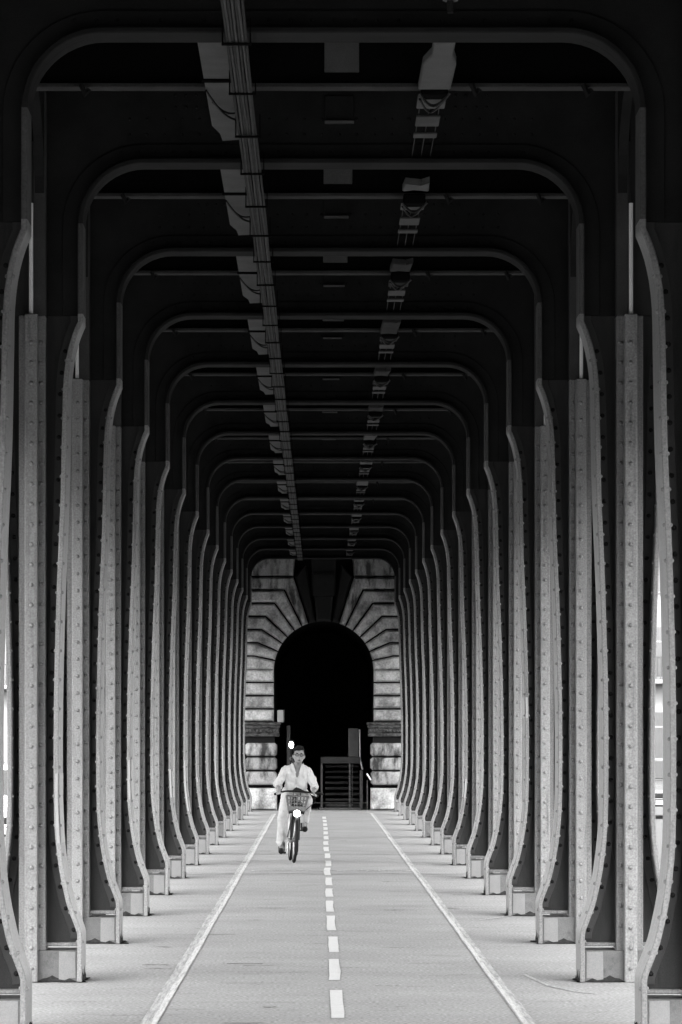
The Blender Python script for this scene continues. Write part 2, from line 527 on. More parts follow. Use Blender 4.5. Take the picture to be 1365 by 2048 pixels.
def column_meshes():
    """meshes of one column, lane side at -x, origin on its axis at the ground"""
    out = {}
    path = [(x - XC, h) for h, x in LP]
    # refine the path so that curves stay smooth
    fine = []
    for i in range(len(path) - 1):
        k = 3 if path[i + 1][1] - path[i][1] > .3 else 2
        for j in range(k):
            t = j / k
            p0 = Vector(path[max(i - 1, 0)]); p1 = Vector(path[i]); p2 = Vector(path[i + 1]); p3 = Vector(path[min(i + 2, len(path) - 1)])
            q = .5 * ((2 * p1) + (p2 - p0) * t + (2 * p0 - 5 * p1 + 4 * p2 - p3) * t * t + (3 * p1 - p0 - 3 * p2 + p3) * t ** 3)
            if path[i][1] < .3 or path[i][1] > 4.55: q = p1.lerp(p2, t)
            fine.append((q.x, q.y))
    fine.append(path[-1])
    D = [depth(p[1]) for p in fine]
    out['lane_flange'] = sweep_section(fine, 0, -T, lambda i: -D[i] / 2, lambda i: D[i] / 2).mesh('lane_flange', 'paint', True)
    OFF = .032
    mir = [(-x - OFF, z) for x, z in fine]
    out['outer_flange'] = sweep_section(mir, 0, T, lambda i: -D[i] / 2, lambda i: D[i] / 2).mesh('outer_flange', 'paint', True)
    poly = [(x + T * .8, z) for x, z in fine if z > .27]
    poly = [(poly[0][0], .27)] + poly
    poly += [(-x - OFF, z) for x, z in reversed(poly)]
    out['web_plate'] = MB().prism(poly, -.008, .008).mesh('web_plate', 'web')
    for nm, sg in (('lane_angle', 1), ('outer_angle', -1)):
        pp = [(sg * x - (OFF if sg < 0 else 0), z) for x, z in fine if .30 < z]
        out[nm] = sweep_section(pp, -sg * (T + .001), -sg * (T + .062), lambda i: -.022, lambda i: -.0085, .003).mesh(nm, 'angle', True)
    g = MB().cbox(-.050, .040, -.245, .245, 0, HK + .05, .006)
    out['pilaster'] = g.mesh('pilaster', 'paint')
    g = MB().cbox(-.100, .090, -.140, .140, .215, HK + .05, .006)
    out['pilaster_step'] = g.mesh('pilaster_step', 'paint')
    # plinth with a broken lower edge
    rnd = random.Random(5)
    xs = [-.326 + .622 * i / 16 for i in range(17)]
    low = [0.0 if i in (0, 16) else max(0, rnd.uniform(-.012, .020)) for i in range(17)]
    poly = [(-.326, .222)] + [(x, z) for x, z in zip(xs, low)] + [(.296, .222)]
    out['plinth'] = MB().prism(poly, -.195, .195).mesh('plinth', 'plinth')
    rnd = random.Random(8)
    poly = [(-.322, .001)] + [(.292, .001)] + [(.292 - .614 * k / 18, max(.006, rnd.gauss(.020, .016))) for k in range(19)]
    out['plinth_dirt'] = MB().prism(poly, -.1985, -.1955).mesh('plinth_dirt', 'grime')  # ragged dark strip along the plinth's lower edge
    out['base_ledge'] = MB().cbox(-.322, .292, -.075, .075, .245, .272, .005).mesh('base_ledge', 'paint')
    out['paint_patch'] = MB().prism([(-.318, .028), (-.316, .213), (-.200, .216), (-.198, .02), (-.24, .014), (-.28, .03)], -.199, -.194).mesh('paint_patch', 'patch2')
    # rivets
    g, gw = MB(), MB()
    z = .10
    while z < HK - .05:
        g.dome((-.008, -.245, z), (0, -1, 0), .0175)
        if z > .3: g.dome((-.070, -.140, z + .01), (0, -1, 0), .0165)
        z += .142
    z = .36
    while z < HK - .08:
        x = xl(z) - XC
        gw.dome((x + T + .034, -.022, z), (0, -1, 0), .0165)
        gw.dome((-x - OFF - T - .034, -.022, z + .05), (0, -1, 0), .0165)
        z += .152
    z = .08
    while z < HK - .08:
        x = xl(z) - XC
        d = depth(z)
        dx = (xl(min(z + .05, HK)) - xl(max(z - .05, 0))) / .1
        nn = Vector((-1, 0, dx)).normalized()
        g.dome((x - .0005, -d / 2 + .032, z), nn, .0135)
        g.dome((-x - OFF - T, -d / 2 + .032, z), (-1, 0, -dx), .0135)
        g.dome((x + T, -d / 2 + .032, z), (1, 0, -dx), .0135)
        z += .205
    out['rivet_rows'] = g.mesh('rivet_rows', 'paint', True)
    out['web_rivet_rows'] = gw.mesh('web_rivet_rows', 'rivet_dark', True)
    return out

CM = column_meshes()
MIR = Matrix.Scale(-1, 4, (1, 0, 0))
def mirrored(me):
    m2 = me.copy()
    m2.name = me.name
    bm = bmesh.new(); bm.from_mesh(m2)
    bmesh.ops.transform(bm, matrix=MIR, verts=bm.verts)
    bmesh.ops.reverse_faces(bm, faces=bm.faces)
    bm.to_mesh(m2); bm.free()
    return m2
CML = {k: mirrored(v) for k, v in CM.items()}

# fresh paint over old scribbles on some flanges: (side, column index, from height, to height)
FRESH = [(-1, 3, 1.12, 1.50), (-1, 5, .98, 1.32), (-1, 6, .72, 1.40), (-1, 7, 1.05, 1.12), (-1, 9, .55, 1.75), (-1, 10, 1.0, 1.5), (-1, 1, .98, 1.47), (1, 3, 1.9, 2.1), (1, 6, .9, 1.15)]
for side, row, CMX in ((-1, 'left', CML), (1, 'right', CM)):
    for i, yy in enumerate(FY):
        if i == 0: lab = 'nearest riveted grey steel column of the %s row, cut by the frame edge' % row
        elif i == NF - 1: lab = 'farthest riveted grey steel column of the %s row, before the stone arch' % row
        else: lab = '%s riveted grey steel column from the front in the %s row' % (ORD[i], row)
        c = thing('steel_column', lab, 'column', (side * XC, yy, 0), 0, 'riveted columns in two rows along the promenade')
        c.scale = (1, 1, 1 + rise(yy) / HK)
        for nm, me in CMX.items():
            if nm == 'paint_patch' and i in (9, 12) : continue
            o = put(nm, me, c)
            if nm.endswith('rivet_rows'): o['kind'] = 'stuff'
            if nm == 'paint_patch': o['label'] = 'paler freshly painted rectangle on the plinth'
        for sd_, k, h0, h1 in FRESH:
            if sd_ == side and k == i:
                pts = []
                n = 8
                rings = []
                for j in range(n + 1):
                    h = h0 + (h1 - h0) * j / n
                    x, d = (xl(h) - XC), depth(h)
                    rings.append([(side * (x - .0025), -d / 2 + .012, h), (side * (x - .0025), d / 2 - .03, h)])
                    pts.append((x + .008, h, d))
                g = MB().loft(rings, False, False)
                rings = [[(side * x, -d / 2 - .0025, h), (side * (x + T - .016), -d / 2 - .0025, h)] for x, h, d in pts]
                g.loft(rings, False, False)
                o = g.build('paint_patch', 'patch', c)
                o['label'] = 'paler patch of fresh paint on the curved flange'

# ragged dark sheets on the asphalt along the plinths, dark patches at the feet
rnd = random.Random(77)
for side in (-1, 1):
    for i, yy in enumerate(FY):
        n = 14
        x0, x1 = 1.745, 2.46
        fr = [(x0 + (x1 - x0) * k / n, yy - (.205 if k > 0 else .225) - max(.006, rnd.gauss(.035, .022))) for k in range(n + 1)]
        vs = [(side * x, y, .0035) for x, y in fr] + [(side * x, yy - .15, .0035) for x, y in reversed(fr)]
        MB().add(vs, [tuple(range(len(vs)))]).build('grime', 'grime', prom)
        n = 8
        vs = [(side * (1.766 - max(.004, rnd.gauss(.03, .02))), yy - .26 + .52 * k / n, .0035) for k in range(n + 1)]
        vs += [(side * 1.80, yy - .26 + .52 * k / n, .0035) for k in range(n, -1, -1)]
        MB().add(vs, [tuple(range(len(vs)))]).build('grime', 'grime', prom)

RU = []
for v in range(4):
    r2 = random.Random(90 + v)
    d = depth(.05)
    n = 7
    top = [max(.012, r2.gauss(.055, .03)) for k in range(n + 1)]
    xx = LP[0][1] - XC - .0025
    g = MB()
    vs = [(xx, -d / 2 + .008 + (d - .02) * k / n, 0.002) for k in range(n + 1)] + [(xx, -d / 2 + .008 + (d - .02) * k / n, top[k]) for k in range(n, -1, -1)]
    g.add(vs, [tuple(range(len(vs)))])
    RU.append(g.mesh('rust_patch', 'grime'))
    RU.append(mirrored(RU[-1]))
for o in [o for o in C.objects if o.name.startswith('steel_column')]:
    put('rust_patch', RU[2 * rnd.randrange(4) + (1 if o.location.x < 0 else 0)], o)
# short cracks, tar streaks and two joints across the asphalt
M['crack'] = mat('crack_dirt', 0.13, rough=.95, spec=0, var=.3, scale=20)
M['joint'] = mat('joint_filler', 0.19, rough=.95, spec=0, var=.25, scale=6, grain=.3, grain_scale=50)
for k in range(70):
    yy = 20 + 62 * rnd.random() ** 1.3
    xx = rnd.uniform(-1.6, 1.6)
    L = rnd.uniform(.06, .30)
    pts = [(xx + L * j / 5, yy + rnd.gauss(0, .03)) for j in range(6)]
    stroke(pts, rnd.uniform(.015, .06), .0025, .012, 200 + k).build('crack', 'crack' if rnd.random() < .45 else 'joint', prom)
for yy in (45.9, 54.0, 63.2):
    stroke([(-2.6 + 5.2 * j / 30, yy + rnd.gauss(0, .05)) for j in range(31)], .16, .0022, .05, int(yy)).build('joint', 'joint', prom)

# ------------------------------------------------------------------ portal frames
def frame_path():
    r = .43
    pts = [(-WU, HK + .062), (-WU, 5.0), (-WU, HO - r)]
    for k in range(1, 12):
        a = PI - (PI / 2) * k / 12
        pts.append((-WU + r + r * math.cos(a), HO - r + r * math.sin(a)))
    pts.append((-WU + r, HO))
    pts += [(-.7, HO), (0, HO)]
    return pts + [(-x, z) for x, z in reversed(pts[:-1])]

def frame_meshes():
    out = {}
    fp = frame_path()
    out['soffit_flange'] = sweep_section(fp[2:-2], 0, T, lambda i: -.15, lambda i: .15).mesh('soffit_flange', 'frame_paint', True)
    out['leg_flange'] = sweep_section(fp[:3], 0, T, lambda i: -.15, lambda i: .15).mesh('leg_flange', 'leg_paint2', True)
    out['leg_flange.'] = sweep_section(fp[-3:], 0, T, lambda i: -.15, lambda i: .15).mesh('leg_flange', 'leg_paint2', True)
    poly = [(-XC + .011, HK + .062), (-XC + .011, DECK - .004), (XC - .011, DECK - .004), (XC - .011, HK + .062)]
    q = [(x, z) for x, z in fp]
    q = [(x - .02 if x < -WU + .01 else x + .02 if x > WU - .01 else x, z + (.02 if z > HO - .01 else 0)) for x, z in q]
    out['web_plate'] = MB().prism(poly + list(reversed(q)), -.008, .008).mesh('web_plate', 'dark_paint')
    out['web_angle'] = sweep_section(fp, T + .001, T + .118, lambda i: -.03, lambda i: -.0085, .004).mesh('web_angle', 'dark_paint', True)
    for s in (-1, 1):
        a, b = sorted((s * 2.03, s * 2.116))
        out['leg_strip' + '.' * (s + 1)] = MB().cbox(a, b, -.140, .140, HK + .052, DECK - .006, .005).mesh('leg_strip', 'leg_paint')
    for s in (-1, 1):
        a, b = sorted((s * 2.04, s * 2.106))
        for q in (-1, 1):
            g = MB()
            pl = [(q * .137, 5.55)]
            for k in range(9):
                t = k / 8
                pl.append((q * (.137 + .9 * (1 - math.cos(t * PI / 2))), 5.55 + .74 * math.sin(t * PI / 2)))
            pl += [(q * 1.012, 6.34), (q * .137, 6.34)]
            g.prism(pl, a, b, 'x')
            out['haunch' + '.' * (s + 1) + '.' * (q + 2)] = g.mesh('haunch', 'dark_paint')
    # outer half: short post plate, cantilever bracket to the deck edge
    for nm, s in (('bracket', 1), ('bracket.', -1)):
        g = MB()
        pl = [(2.141, HK + .063), (2.47, HK + .063), (2.42, 5.2), (2.42, 5.55)]
        for k in range(1, 8):
            t = k / 7
            pl.append((2.42 + 1.27 * (1 - math.cos(t * PI / 2)), 5.55 + .65 * math.sin(t * PI / 2)))
        pl += [(3.69, DECK - .006), (2.141, DECK - .006)]
        pl = [(s * x, z) for x, z in pl]
        g.prism(pl, -.008, .008)
        out[nm] = g.mesh('bracket', 'web')
    for s in (-1, 1):
        out['conduit' + '.' * (s + 1)] = MB().tube([(s * 2.131, -.16, HK + .06), (s * 2.131, -.16, 5.5)], .015, 8).mesh('conduit', 'pipe_white', True)  # added white tube imitating a bright slit of daylight
    g = MB()
    x = -1.5
    while x < 1.5:
        g.dome((x, -.030, HO + T + .06), (0, -1, 0), .012, 6)
        g.dome((x + .06, -.008, HO + T + .19), (0, -1, 0), .012, 6)
        g.dome((x + .06, -.008, HO + T + .30), (0, -1, 0), .012, 6)
        x += .125
    for cx in (-1.0, 1.0):
        for a in range(4):
            for b in range(3):
                g.dome((cx + (a - 1.5) * .075, -.008, HO + .42 + b * .085), (0, -1, 0), .013, 6)
    out['rivet_rows'] = g.mesh('rivet_rows', 'dark_paint', True)
    # small plate with a bright ledge at the middle of the beam
    out['hanger_plate'] = MB().cbox(-.045, .165, -.028, -.009, HO + .32, HO + .50, .004).mesh('hanger_plate', 'dark_paint')
    out['hanger_ledge'] = MB().cbox(-.045, .165, -.075, -.010, HO + .300, HO + .316, .003).mesh('hanger_ledge', 'overhead_light')
    return out

FM = frame_meshes()
for i, yy in enumerate(FY):
    lab = {0: 'nearest dark steel portal frame, its beam along the top edge', NF - 1: 'farthest dark steel portal frame, just before the stone arch'}.get(
        i, '%s dark steel portal frame from the front, spanning between both rows' % ORD[i])
    f = thing('portal_frame', lab, 'steel frame', (0, yy, rise(yy)), 0, 'portal frames carrying the deck')
    for nm, me in FM.items():
        o = put(nm.rstrip('.'), me, f)
        if nm == 'rivet_rows': o['kind'] = 'stuff'

# secondary beams at mid bay
SM = {}
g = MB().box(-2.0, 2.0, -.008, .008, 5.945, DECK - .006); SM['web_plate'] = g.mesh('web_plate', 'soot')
g = MB().cbox(-2.02, 2.02, -.07, .07, 5.915, 5.943, .004); SM['bottom_flange'] = g.mesh('bottom_flange', 'overhead_dim')
g = MB().cbox(-.050, .175, -.030, -.010, 6.02, 6.30, .004); SM['middle_plate'] = g.mesh('middle_plate', 'overhead_light')
for k, x in enumerate((-1.62, 1.62, .9)):
    SM['clamp' + '.' * k] = MB().tube([(x, -.09, 5.93), (x + .03, -.09, 5.86), (x + .05, -.085, 5.90)], .02, 6).mesh('clamp', 'dark_paint')
for i in range(NF - 1):
    lab = '%s thin pale-edged cross beam from the front, between two portal frames' % (ORD[i] if i < NF - 2 else 'farthest')
    o = thing('cross_beam', lab, 'beam', (0, FY[i] + S / 2, rise(FY[i] + S / 2)), 0, 'thin cross beams at mid bay')
    for nm, me in SM.items():
        put(nm.rstrip('.'), me, o)

# ------------------------------------------------------------------ cables and plates under the deck
ct = thing('cable_bundle', 'flat bundle of grey cables hung under the beams, left of the middle', 'cables', (-.552, 0, 5.675 - SLOPE * Y1))
ct.rotation_euler = (math.atan(SLOPE), 0, 0)
rnd = random.Random(11)
for k in range(7):
    x = -.054 + k * .018
    pts = []
    y = 12.0
    ph = rnd.uniform(0, 6)
    while y < YW - 3:
        pts.append((x + .003 * math.sin(y * .9 + ph), y, .008 * math.sin(y * 1.4) + rnd.uniform(-.002, .002)))
        y += 1.0
    MB().tube(pts, .0085, 6).build('cable', 'cable_light' if k % 2 else 'cable', ct, True)
y = FY[0] - .5
while y < YW - 4:
    MB().cbox(-.085, .085, y, y + .035, -.022, -.010, .003).build('cable_strap', 'soot', ct)
    MB().box(-.083, -.075, y + .01, y + .02, -.01, .13).build('strap_hanger', 'soot', ct)
    MB().box(.075, .083, y + .01, y + .02, -.01, .13).build('strap_hanger', 'soot', ct)
    y += S / 3
for i in range(NF - 1):
    y0 = FY[i]
    nth = ORD[i] if i < NF - 2 else 'farthest'
    # pale plate beside the bundle
    o = thing('cover_plate', '%s pale cover plate from the front, left beside the cable bundle' % nth, 'plate', (-.73, y0, 5.85 + rise(y0)), 0, 'pale plates beside the cable bundle')
    poly = [(-.075, .35), (.10, .35), (.10, 3.85), (-.02, 3.90), (-.03, 3.6), (-.075, 3.3)]
    MB().prism(poly, 0, .014, 'z').build('plate', 'overhead_light', o)
    g = MB()
    pts = []
    for k in range(13):
        t = k / 12
        pts.append((-.07 + .20 * t, 1.9 + 1.1 * t, -.02 - .05 * math.sin(PI * t)))
    g.tube(pts, .008, 6)
    g.build('drooping_wire', 'black', o, True)
    g = MB()
    pts = [(-.04 + .15 * k / 10, 2.3 + .4 * k / 10, -.02 - .03 * math.sin(PI * k / 10)) for k in range(11)]
    g.tube(pts, .007, 6)
    g.build('drooping_wire', 'black', o, True)
    MB().cbox(-.09, .14, 1.6, 1.66, -.016, -.001, .003).build('strap', 'soot', o)
    # ceiling light on the right rail
    o = thing('ceiling_light', '%s unlit pale ceiling light from the front, right of the middle' % nth, 'light', (.652, y0, 5.85 + rise(y0)), 0, 'unlit lights under the deck, right of the middle')
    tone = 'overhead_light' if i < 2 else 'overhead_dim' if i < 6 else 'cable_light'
    poly = [(-.055, .5), (.075, .5), (.075, .85), (.105, 1.15), (.100, 2.0), (-.105, 2.0), (-.100, 1.15), (-.055, .85)]
    if i:
        j1, j2, j3 = rnd.uniform(.9, 1.3), rnd.uniform(1.55, 2.0), rnd.uniform(.05, .10)
        poly = [(-.09, j1), (.03, j1 + .08), (.09, j1 - .05), (j3, j2), (-.02, j2 - .06), (-.105, j2)]
    g = MB()
    n = len(poly)
    g.loft([[(x, y, .05) for x, y in poly], [(x, y, .008) for x, y in poly], [(x * .9, 1.25 + (y - 1.25) * .96, 0) for x, y in poly]])
    g.build('lens', tone, o)
    MB().cbox(-.085, .085, 2.06, 2.22, -.02, .06, .008).build('junction_box', 'soot', o)
    MB().cbox(-.10, .085, 2.24, 2.45 + rnd.uniform(0, .35), .0, .02, .004).build('end_plate', tone, o)
    for ya, yl in ((3.0, .36), (3.66, .16)):
        MB().cbox(-.09, .07, ya, ya + yl, .005, .02, .004).build('rung', 'cable_light', o)
    for x in (-.075, -.01, .055):
        MB().tube([(x, 2.3, .03), (x, S + .45, .03)], .004, 6).build('rail', 'cable', o, True)
    g = MB()
    pts = [(-.10 + .20 * k / 14, 2.02 + .28 * math.sin(PI * k / 14), -.01 - .035 * math.sin(PI * k / 14)) for k in range(15)]
    g.tube(pts, .010, 6)
    g.build('drooping_wire', 'black', o, True)
    g = MB()
    pts = [(-.09 + .16 * k / 14, 2.2 + .35 * math.sin(PI * k / 14), -.02 - .02 * math.sin(PI * k / 14)) for k in range(15)]
    g.tube(pts, .008, 6)
    g.build('drooping_wire', 'black', o, True)
o = thing('pipe_end', 'dark round fitting at the top edge, right of the middle', 'fitting', (.665, FY[0] - .35, 5.96))
MB().tube([(0, 0, .2), (0, 0, .02)], .075, 14).tube([(0, 0, .019), (0, 0, -.03)], [.06, .045], 14).build('housing', 'overhead_light', o, True)
MB().tube([(.0, 0, -.03), (0, .0, -.10)], .02, 8).build('stem', 'dark_paint', o, True)

# ------------------------------------------------------------------ stone pavilion with its arch
def inset_poly(poly, d):
    n = len(poly)
    area = sum(poly[i][0] * poly[(i + 1) % n][1] - poly[(i + 1) % n][0] * poly[i][1] for i in range(n))
    sg = 1 if area > 0 else -1
    out = []
    for i in range(n):
        p0, p1, p2 = Vector(poly[i - 1]), Vector(poly[i]), Vector(poly[(i + 1) % n])
        e1, e2 = (p1 - p0).normalized(), (p2 - p1).normalized()
        n1, n2 = Vector((-e1.y, e1.x)) * sg, Vector((-e2.y, e2.x)) * sg
        m = (n1 + n2)
        m = m / max(m.length_squared / 2, .5)
        out.append((p1.x + m.x * d, p1.y + m.y * d))
    return out

def block(poly, yf, yb, ch, m, parent, name='stone_block', gap=.018, dep=None):
    dep = dep or ch * 2.6
    p0 = inset_poly(poly, gap)
    p1 = inset_poly(poly, gap + ch * .35)
    p2 = inset_poly(poly, gap + ch)
    P = lambda q, y: [(x, y, z) for x, z in q]
    MB().loft([P(p0, yb), P(p0, yf + dep), P(p1, yf + dep * .35), P(p2, yf)]).build(name, m, parent)

AX, AH, AR = .02, 3.50, 1.24
pav = thing('stone_pavilion', 'pale stone archway with fanned joints closing the far end', 'archway', (0, 0, 0))
HK_ = [2.21 + .332 * k for k in range(13)]
TH = {4: 0, 5: 12, 6: 23, 7: 33.5, 8: 43, 9: 54, 10: 64, 11: 72.5, 12: 81}
XO = 2.75
for s in (-1, 1):
    def X(x): return AX + s * x
    for k in range(4):
        poly = [(X(AR), HK_[k]), (X(XO), HK_[k]), (X(XO), HK_[k + 1]), (X(AR), HK_[k + 1])]
        block(poly, YW - .09, YW + .5, .05, 'stone', pav)
    def bend(k):
        if k == 4: return (X(AR + .35), HK_[4])
        th = R(TH[k]); r = min((HK_[k] - AH) / math.sin(th), 2.75)
        return (X(r * math.cos(th)), AH + r * math.sin(th))
    for k in range(4, 12):
        arc = [(X(AR * math.cos(R(TH[k] + (TH[k + 1] - TH[k]) * j / 3))), AH + AR * math.sin(R(TH[k] + (TH[k + 1] - TH[k]) * j / 3))) for j in range(4)]
        poly = arc + [bend(k + 1), (X(XO), HK_[k + 1]), (X(XO), HK_[k]), bend(k)]
        if k == 11:
            poly = arc + [bend(12), bend(11)]
        if k == 4:
            poly = poly[:-1]
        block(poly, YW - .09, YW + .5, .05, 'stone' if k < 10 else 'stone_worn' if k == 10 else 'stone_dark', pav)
    b11, b12 = bend(11), bend(12)
    block([b11, (X(XO), b11[1]), (X(XO), 7.28), (X(.62), 7.28)], YW - .03, YW + .5, .028, 'stone_worn', pav)
    # impost moulding
    xi = 1.10
    for z0, z1, out_, xin in ((2.135, 2.205, .16, xi - .02), (2.06, 2.133, .13, xi), (1.93, 2.058, .09, xi + .02), (1.85, 1.928, .12, xi + .01)):
        a, b = sorted((X(xin), X(XO)))
        MB().cbox(a, b, YW - out_, YW + .5, z0, z1, .018).build('impost_course', 'moulding', pav)
    rr = random.Random(31 + s)
    for k in range(10):
        xx = X(1.16 + k * .085)
        MB().sphere((xx, YW - .105, 1.99), (.034, .03, .042), 8, 6).build('carved_boss', 'moulding', pav, True)
    a, b = sorted((X(1.24), X(XO)))
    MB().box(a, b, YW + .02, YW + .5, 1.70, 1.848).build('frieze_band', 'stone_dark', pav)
    # rounded rusticated courses
    for z0, z1 in ((1.355, 1.69), (1.005, 1.325), (.635, .975)):
        xs = [1.17, 1.98, XO]
        for a, b in zip(xs, xs[1:]):
            rings = []
            c0, c1 = sorted((X(a + .006), X(b - .006)))
            for yy, ins in ((YW + .5, 0), (YW + .0, 0), (YW - .07, .008), (YW - .115, .024), (YW - .135, .052)):
                q = inset_poly([(c0, z0), (c1, z0), (c1, z1), (c0, z1)], ins)
                # clip the corners for a pillow outline
                cc = min(.05 + ins * .4, .07)
                rings.append([(q[0][0] + cc, yy, q[0][1]), (q[1][0] - cc, yy, q[1][1]), (q[1][0], yy, q[1][1] + cc), (q[2][0], yy, q[2][1] - cc),
                              (q[2][0] - cc, yy, q[2][1]), (q[3][0] + cc, yy, q[3][1]), (q[3][0], yy, q[3][1] - cc), (q[0][0], yy, q[0][1] + cc)])
            MB().loft(rings).build('rounded_block', 'stone_worn', pav, True)
    a, b = sorted((X(1.26), X(XO)))
    MB().box(a, b, YW + .10, YW + .49, .60, 7.28).build('backing_wall', 'stone_dark', pav)
    c0, c1 = sorted((X(1.16), X(XO)))
    block([(c0, .0), (c1, .0), (c1, .575), (c0, .575)], YW - .13, YW + .5, .03, 'stone', pav, 'base_block')
    # tunnel side walls
    a, b = sorted((X(1.26), X(3.2)))
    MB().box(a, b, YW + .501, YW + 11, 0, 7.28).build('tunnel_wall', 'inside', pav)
# keystone, the deck's shade painted in as black
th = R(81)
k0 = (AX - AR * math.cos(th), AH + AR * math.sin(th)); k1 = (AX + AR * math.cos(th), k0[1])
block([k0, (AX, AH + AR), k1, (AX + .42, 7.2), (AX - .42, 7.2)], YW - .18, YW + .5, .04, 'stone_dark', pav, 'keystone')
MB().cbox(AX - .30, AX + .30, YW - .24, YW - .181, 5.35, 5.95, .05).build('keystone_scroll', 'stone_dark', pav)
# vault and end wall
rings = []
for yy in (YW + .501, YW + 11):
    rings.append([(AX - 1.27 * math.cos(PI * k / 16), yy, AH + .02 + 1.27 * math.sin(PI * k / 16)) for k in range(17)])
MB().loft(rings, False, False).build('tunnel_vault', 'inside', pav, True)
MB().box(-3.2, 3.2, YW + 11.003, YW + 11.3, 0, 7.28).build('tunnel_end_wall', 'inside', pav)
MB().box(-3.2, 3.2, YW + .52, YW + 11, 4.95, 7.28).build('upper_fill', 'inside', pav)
for s in (-1, 1):
    a, b = sorted((s * 2.752, s * 4.2))
    MB().cbox(a, b, YW - .02, YW + 11, 0, 9.5, .03).build('side_pier', 'stone', pav)
MB().box(-3.9, 3.9, YW + .3, YW + 11, 7.75, 9.9).build('attic', 'stone', pav)

# stair inside the arch
st = thing('stone_stair', 'dark stair with framed front rising inside the stone arch', 'stair', (0, YW + .55, 0))
for k in range(8):
    MB().cbox(.06, .92, .30 + k * .24, .30 + (k + 1) * .24 + .10, .14 * k + .075, .14 * (k + 1), .012).build('step', 'step', st)
MB().cbox(-.06, .94, .12, .27, 1.17, 1.335, .01).build('header', 'step', st)
MB().cbox(-.06, -.005, .12, .27, 0, 1.169, .008).build('post', 'steel_grey', st)
MB().cbox(.655, .70, .06, .118, 0, 1.169, .008).build('post', 'steel_grey', st)
MB().cbox(.73, .755, .06, .118, 0, 1.169, .006).build('post', 'step', st)
MB().cbox(-.10, .95, -.25, .05, 0, .06, .01).build('bottom_step', 'steel_grey', st)
MB().cbox(.64, .90, .30, .36, 1.34, 2.06, .01).build('side_panel', 'steel_grey', st)
MB().tube([(.93, .2, 2.03), (.94, .2, 1.30), (1.0, .05, 1.02)], .022, 8).build('handrail', 'patch', st, True)
MB().cbox(.93, 1.01, .02, .10, 0, 1.0, .01).build('newel', 'steel_grey', st)
rl = thing('handrail_post', 'thin post with short bright slanted bar right of the stair', 'post', (1.17, YW - .12, 0))
MB().tube([(-.06, 0, 0), (-.06, 0, .76)], .016, 8).build('post', 'steel_grey', rl, True)
MB().tube([(-.07, 0, .92), (.03, -.02, .76)], .02, 8).build('bar', 'pipe_white', rl, True)
rl = thing('metal_post', 'tall grey post inside the arch behind the cyclist', 'post', (-.87, YW + .7, 0))
MB().cbox(-.045, .045, -.03, .03, 0, 2.10, .008).build('shaft', 'steel_grey', rl)
MB().cbox(-.055, .055, -.04, .04, 2.101, 2.13, .006).build('cap', 'steel_grey', rl)
nb = thing('notice_board', 'small pale notice plate on the left impost of the arch', 'sign', (-1.05, YW - .20, 2.21))
MB().cbox(-.09, .06, -.012, .012, 0, .30, .006).build('plate', 'patch', nb)
MB().cbox(.061, .085, -.02, .02, 0, .31, .004).build('edge_frame', 'steel_grey', nb)
lm = thing('lit_lamp', 'small glowing white oval lamp on a stem beside the head of the cyclist', 'lamp', (-.79, YW - .6, 0))
MB().tube([(0, .02, 0), (0, .02, 1.56)], .016, 8).build('stem', 'black', lm, True)
MB().cbox(-.075, .075, .02, .08, 1.52, 1.76, .01).build('housing', 'black', lm)
MB().sphere((0, .005, 1.64), (.052, .03, .082), 14, 10).build('bulb', 'bulb', lm, True)
lm.children[-1]['label'] = 'glowing white oval bulb'

# ------------------------------------------------------------------ bicycle
BX, BY, BROT = -.447 - .03, 50.62, R(3.2)
bk = thing('bicycle', 'city bicycle with front basket and lit headlight ridden towards the viewer', 'bicycle', (BX, BY, 0), BROT)
bk.rotation_euler = (0, R(3.0), BROT)
def ring(cy, cz, r, tube, seg=40, ts=8, a0=0, a1=2 * PI, sx=1.0):
    n = seg
    closed = abs(a1 - a0 - 2 * PI) < 1e-6
    rings = []
    for i in range(n + (0 if closed else 1)):
        a = a0 + (a1 - a0) * i / n
        c, s = math.cos(a), math.sin(a)
        rings.append([(tube * sx * math.cos(2 * PI * k / ts), cy + (r + tube * math.sin(2 * PI * k / ts)) * c, cz + (r + tube * math.sin(2 * PI * k / ts)) * s) for k in range(ts)])
    g = MB()
    if closed:
        rings.append(rings[0])
        g.loft(rings, False)
    else:
        g.loft(rings, True)
    return g
WR = .33
def wheel(cy, parent, dx=0.0, yaw=0.0):
    xf = Matrix.Translation((dx, cy, WR)) @ Matrix.Rotation(yaw, 4, 'Z')
    rim = ring(0, 0, WR - .045, .012, 40, 6).build('wheel', 'bike', parent, True, xf=xf)
    ring(0, 0, WR - .021, .021, 44, 8).build('tyre', 'tyre', rim, True, xf=xf)
    g = MB()
    for k in range(18):
        a = 2 * PI * k / 18
        g.tube([((-1) ** k * .022, .02 * math.cos(a), .02 * math.sin(a)), (0, (WR - .05) * math.cos(a), (WR - .05) * math.sin(a))], .0016, 4)
    g.build('spokes', 'chrome', rim, xf=xf)
    MB().tube([(-.045, 0, 0), (.045, 0, 0)], .032, 12).build('hub', 'bike', rim, True, xf=xf)
wheel(-.54, bk, 0, R(1.5))
wheel(.54, bk)
xfm = Matrix.Translation((0, -.54, WR)) @ Matrix.Rotation(R(1.5), 4, 'Z')
ring(0, 0, WR + .018, .026, 26, 8, R(20), R(215), 1.0).build('mudguard', 'black', bk, True, xf=xfm)
MB().cbox(-.028, .028, -WR - .02, -WR + .005, -.16, -.04, .006).build('mud_flap', 'black', bk, xf=xfm)
ring(0, 0, WR + .018, .030, 26, 8, R(-20), R(190)).build('mudguard', 'bike', bk, True, xf=Matrix.Translation((0, .54, WR)))
